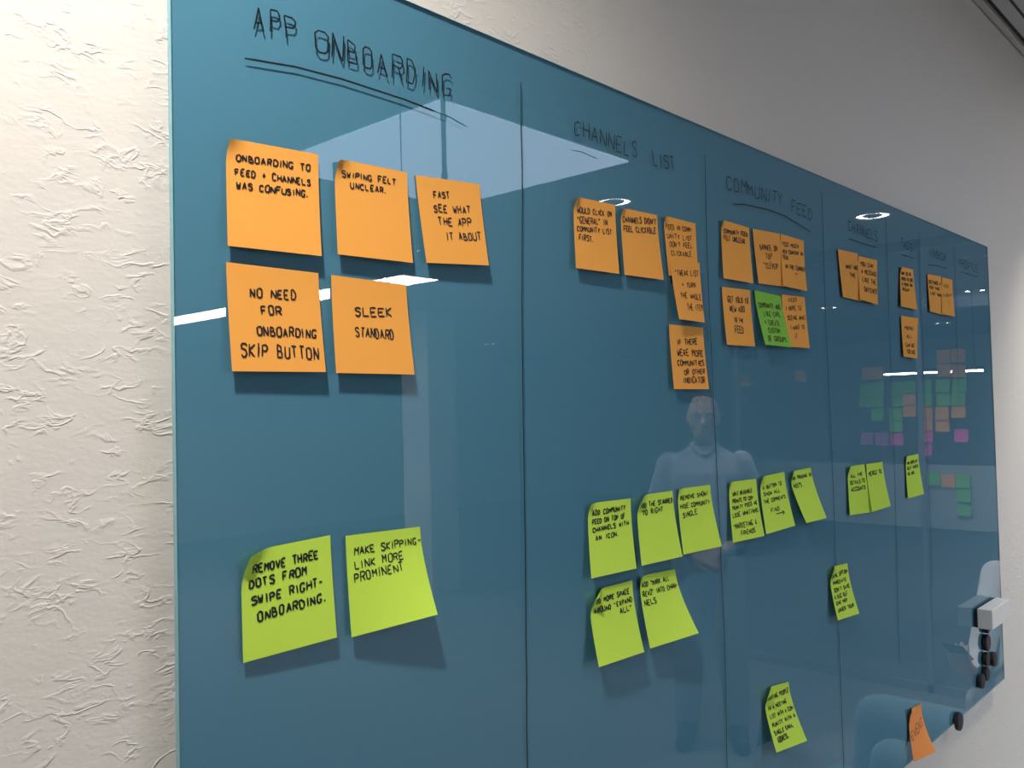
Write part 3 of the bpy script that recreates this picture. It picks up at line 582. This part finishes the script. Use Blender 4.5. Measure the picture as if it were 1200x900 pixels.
def head_details(root, c, hairy, glasses):
    x, y, z = c
    for s in (-1, 1):
        e = bobj('eye', lathe([(0, -.012), (.009, -.008), (.012, 0), (.009, .008), (0, .012)], 16, at=(x+s*.031, y-.080, z)), MT['eye'], root, True)
        bobj('iris', lathe([(.0055, -.0925), (.0055, -.0905), (0, -.0905)], 12, axis='y', at=(x+s*.031, y, z)), MT['iris'], e)
    bm = bmesh.new(); rcone(bm, (x-.020, y-.091, z-.067), (x+.020, y-.091, z-.067), .0055, .0055, 8, 3); bobj('mouth', bm, MT['lips'], root, True)
    if hairy:
        bm = bmesh.new(); loft(bm, [((x, y+.035, z-.05), .066, .070), ((x, y+.030, z), .081, .084), ((x, y+.020, z+.04), .084, .094), ((x, y+.010, z+.075), .080, .098), ((x, y+.008, z+.105), .060, .076), ((x, y+.008, z+.124), .030, .038)])
        fused('hair', bm, MT['hair'], root, .006, 2)
    else:
        bm = bmesh.new(); loft(bm, [((x, y+.050, z-.045), .060, .052), ((x, y+.040, z), .0775, .068), ((x, y+.045, z+.03), .070, .060)]); fused('hair', bm, MT['hair'], root, .006, 2)
    if glasses:
        bm = bmesh.new()
        for s in (-1, 1):
            n = 20; cx = x+s*.033
            P = [(cx+.024*math.cos(2*PI*i/n), y-.101, z-.002+.017*math.sin(2*PI*i/n)) for i in range(n)]
            for i in range(n): rcone(bm, P[i], P[(i+1) % n], .0014, .0014, 5, 1)
            rcone(bm, (cx+s*.024, y-.101, z+.004), (x+s*.078, y+.005, z+.008), .0014, .0014, 5, 1)
        rcone(bm, (x-.009, y-.101, z+.002), (x+.009, y-.101, z+.002), .0014, .0014, 5, 1); bobj('glasses', bm, MT['darkmetal'], root)
def shoe(root, ankle, dirn, m):
    bm = bmesh.new(); a = Vector(ankle); d = Vector(dirn).normalized()
    h = a-d*.035; h.z = .045; t = a+d*.17; t.z = .033
    rcone(bm, h, t, .045, .040); rcone(bm, a+Vector((0, 0, .0)), a+d*.10-Vector((0, 0, .035)), .050, .044); fused('shoe', bm, m, root, .008, 2)

# standing man, hands folded at the belt
man = tag(empty('person', (3.73, -1.79, 0)), 'man in pale blue shirt and beige trousers standing with hands folded, mirrored', 'person'); man.rotation_euler.z = math.atan2(-1, 0)-0
man.rotation_euler.z = -PI/2-math.radians(30)
bm = bmesh.new(); hc = (0, -.02, 1.645); head(bm, hc, (0, .02, 1.46))
loft(bm, [((0, 0, .88), .15, .10), ((0, 0, .98), .165, .11), ((0, 0, 1.08), .150, .105), ((0, .0, 1.22), .165, .115), ((0, .01, 1.36), .185, .115), ((0, .015, 1.45), .15, .085), ((0, .02, 1.50), .07, .06)])
ARM = {-1: [(-.19, .015, 1.42), (-.275, .03, 1.15), (-.085, -.185, 1.00)], 1: [(.19, .015, 1.42), (.275, .03, 1.15), (.075, -.195, .985)]}
for s in (-1, 1):
    sh, el, wr = [Vector(p) for p in ARM[s]]; rcone(bm, sh-Vector((s*.02, 0, .02)), el, .042, .036); rcone(bm, el, wr, .040, .026)
    rcone(bm, (s*.09, 0, .90), (s*.105, -.01, .50), .085, .055); rcone(bm, (s*.105, -.01, .50), (s*.12, .02, .09), .055, .036); rcone(bm, (s*.12, .03, .06), (s*.145, -.13, .035), .036, .028)
    d = Vector((-s*.9, -.25, -.25)); hand(bm, Vector(wr)+d.normalized()*.02, d, (0, .8, -.4), .75, s*(1 if s > 0 else 1), 1.0)
fused('body', bm, MT['skin'], man, .006, 2)
bm = bmesh.new()
loft(bm, [((0, 0, .90), .168, .122), ((0, 0, .98), .185, .135), ((0, -.005, 1.08), .178, .135), ((0, .0, 1.22), .184, .135), ((0, .01, 1.36), .200, .130), ((0, .015, 1.455), .155, .095), ((0, .02, 1.50), .075, .068)])
for s in (-1, 1):
    sh, el, wr = [Vector(p) for p in ARM[s]]; rcone(bm, sh-Vector((s*.008, 0, .008)), el, .064, .049); rcone(bm, el, el.lerp(wr, .62), .049, .040); rcone(bm, el.lerp(wr, .57), el.lerp(wr, .64), .044, .043)
sh_ = fused('shirt', bm, MT['shirt'], man, .010, 3)
bm = bmesh.new()
for s in (-1, 1):
    CP = [(s*.012, -.085, 1.462), (s*.050, -.050, 1.488), (s*.066, .005, 1.505), (s*.045, .060, 1.518), (0, .080, 1.522)]
    for a, b in zip(CP, CP[1:]): rcone(bm, a, b, .013, .013)
fused('collar', bm, MT['shirt'], man, .006, 2)
bm = bmesh.new(); loft(bm, [((0, 0, .86), .165, .12), ((0, 0, .92), .176, .128), ((0, 0, .985), .172, .125)])
for s in (-1, 1): rcone(bm, (s*.088, 0, .90), (s*.108, -.01, .50), .100, .078); rcone(bm, (s*.108, -.01, .50), (s*.125, .02, .10), .078, .066)
fused('trousers', bm, MT['chino'], man, .011, 3)
belt = bobj('belt', lathe([(.1, .955), (.1, .99)], 40), MT['leather'], man); belt.scale = (1.86, 1.37, 1)
for s in (-1, 1): shoe(man, (s*.12, .02, .085), (s*.15, -1, 0), MT['leather'])
head_details(man, hc, False, True)

# seated person holding a phone (only hand, sleeve and knee are mirrored in the glass)
sit = tag(empty('person', (3.88, -.32, 0)), 'seated person in white shirt holding up a phone, mirrored beside the magnets', 'person'); sit.rotation_euler.z = -PI/2
# local frame faces -y (world -x); world -y is local -x
bm = bmesh.new(); hc = (0, -.07, 1.20); head(bm, hc, (0, .0, 1.02))
loft(bm, [((0, .06, .47), .165, .12), ((0, .06, .56), .165, .125), ((0, .05, .68), .150, .11), ((0, .03, .82), .165, .115), ((0, .02, .93), .18, .11), ((0, .01, 1.00), .15, .085), ((0, .0, 1.05), .065, .06)])
ARM = {1: [(.18, .01, .965), (.165, -.31, .67), (.10, -.61, .69)], -1: [(-.18, .01, .965), (-.20, -.02, .70), (-.10, -.24, .60)]}
for s in (-1, 1):
    a, e_, w_ = [Vector(p) for p in ARM[s]]; rcone(bm, a-Vector((s*.02, 0, .02)), e_, .042, .036); rcone(bm, e_, w_, .040, .026)
    rcone(bm, (s*.09, .03, .52), (s*.12, -.40, .52), .085, .058); rcone(bm, (s*.12, -.40, .52), (s*.12, -.40, .09), .055, .036); rcone(bm, (s*.12, -.39, .06), (s*.13, -.55, .035), .036, .028)
hd = Vector((.12, -.80, .46)); hw = Vector(ARM[1][2])+hd.normalized()*.02; hand(bm, hw, hd, (.05, .25, 1), .95, 1, 1.1, .9)
hand(bm, Vector(ARM[-1][2]), (.3, -.9, -.25), (0, 0, -1), .4, -1, 1.0)
fused('body', bm, MT['skin'], sit, .006, 2)
bm = bmesh.new(); loft(bm, [((0, .06, .46), .185, .145), ((0, .055, .56), .188, .15), ((0, .05, .68), .176, .135), ((0, .03, .82), .182, .135), ((0, .02, .93), .195, .125), ((0, .01, 1.01), .15, .09), ((0, .0, 1.05), .075, .068)])
for s in (-1, 1):
    a, e_, w_ = [Vector(p) for p in ARM[s]]; rcone(bm, a-Vector((s*.008, 0, .008)), e_, .064, .049); rcone(bm, e_, e_.lerp(w_, .86), .050, .038)
fused('shirt', bm, MT['whiteshirt'], sit, .010, 3)
bm = bmesh.new(); loft(bm, [((0, .05, .445), .17, .14), ((0, .05, .50), .18, .15), ((0, .05, .55), .18, .145)])
for s in (-1, 1): rcone(bm, (s*.09, .03, .53), (s*.12, -.40, .53), .098, .078); rcone(bm, (s*.12, -.40, .52), (s*.12, -.40, .10), .075, .062)
fused('trousers', bm, MT['chino'], sit, .011, 3)
for s in (-1, 1): shoe(sit, (s*.12, -.39, .085), (s*.1, -1, 0), MT['leather'])
head_details(sit, hc, True, False)
ph = tag(empty('phone', (0, 0, 0)), 'dark phone with a lit blue screen held in the mirrored hand', 'phone')
sit_m = Matrix.Translation((3.88, -.32, 0)) @ Matrix.Rotation(-PI/2, 4, 'Z')
pc = sit_m @ (hw+hd.normalized()*.135+Vector((.0, .012, .034)))
ph.location = pc; ph.rotation_euler = (0, math.radians(30), 0)
bobj('phone_case', boxbm((-.072, -.035, -.004), (.072, .035, .004), .0035, 3), MT['phone'], ph)
bobj('screen', boxbm((-.066, -.031, .004), (.066, .031, .0046)), MT['screen'], ph)
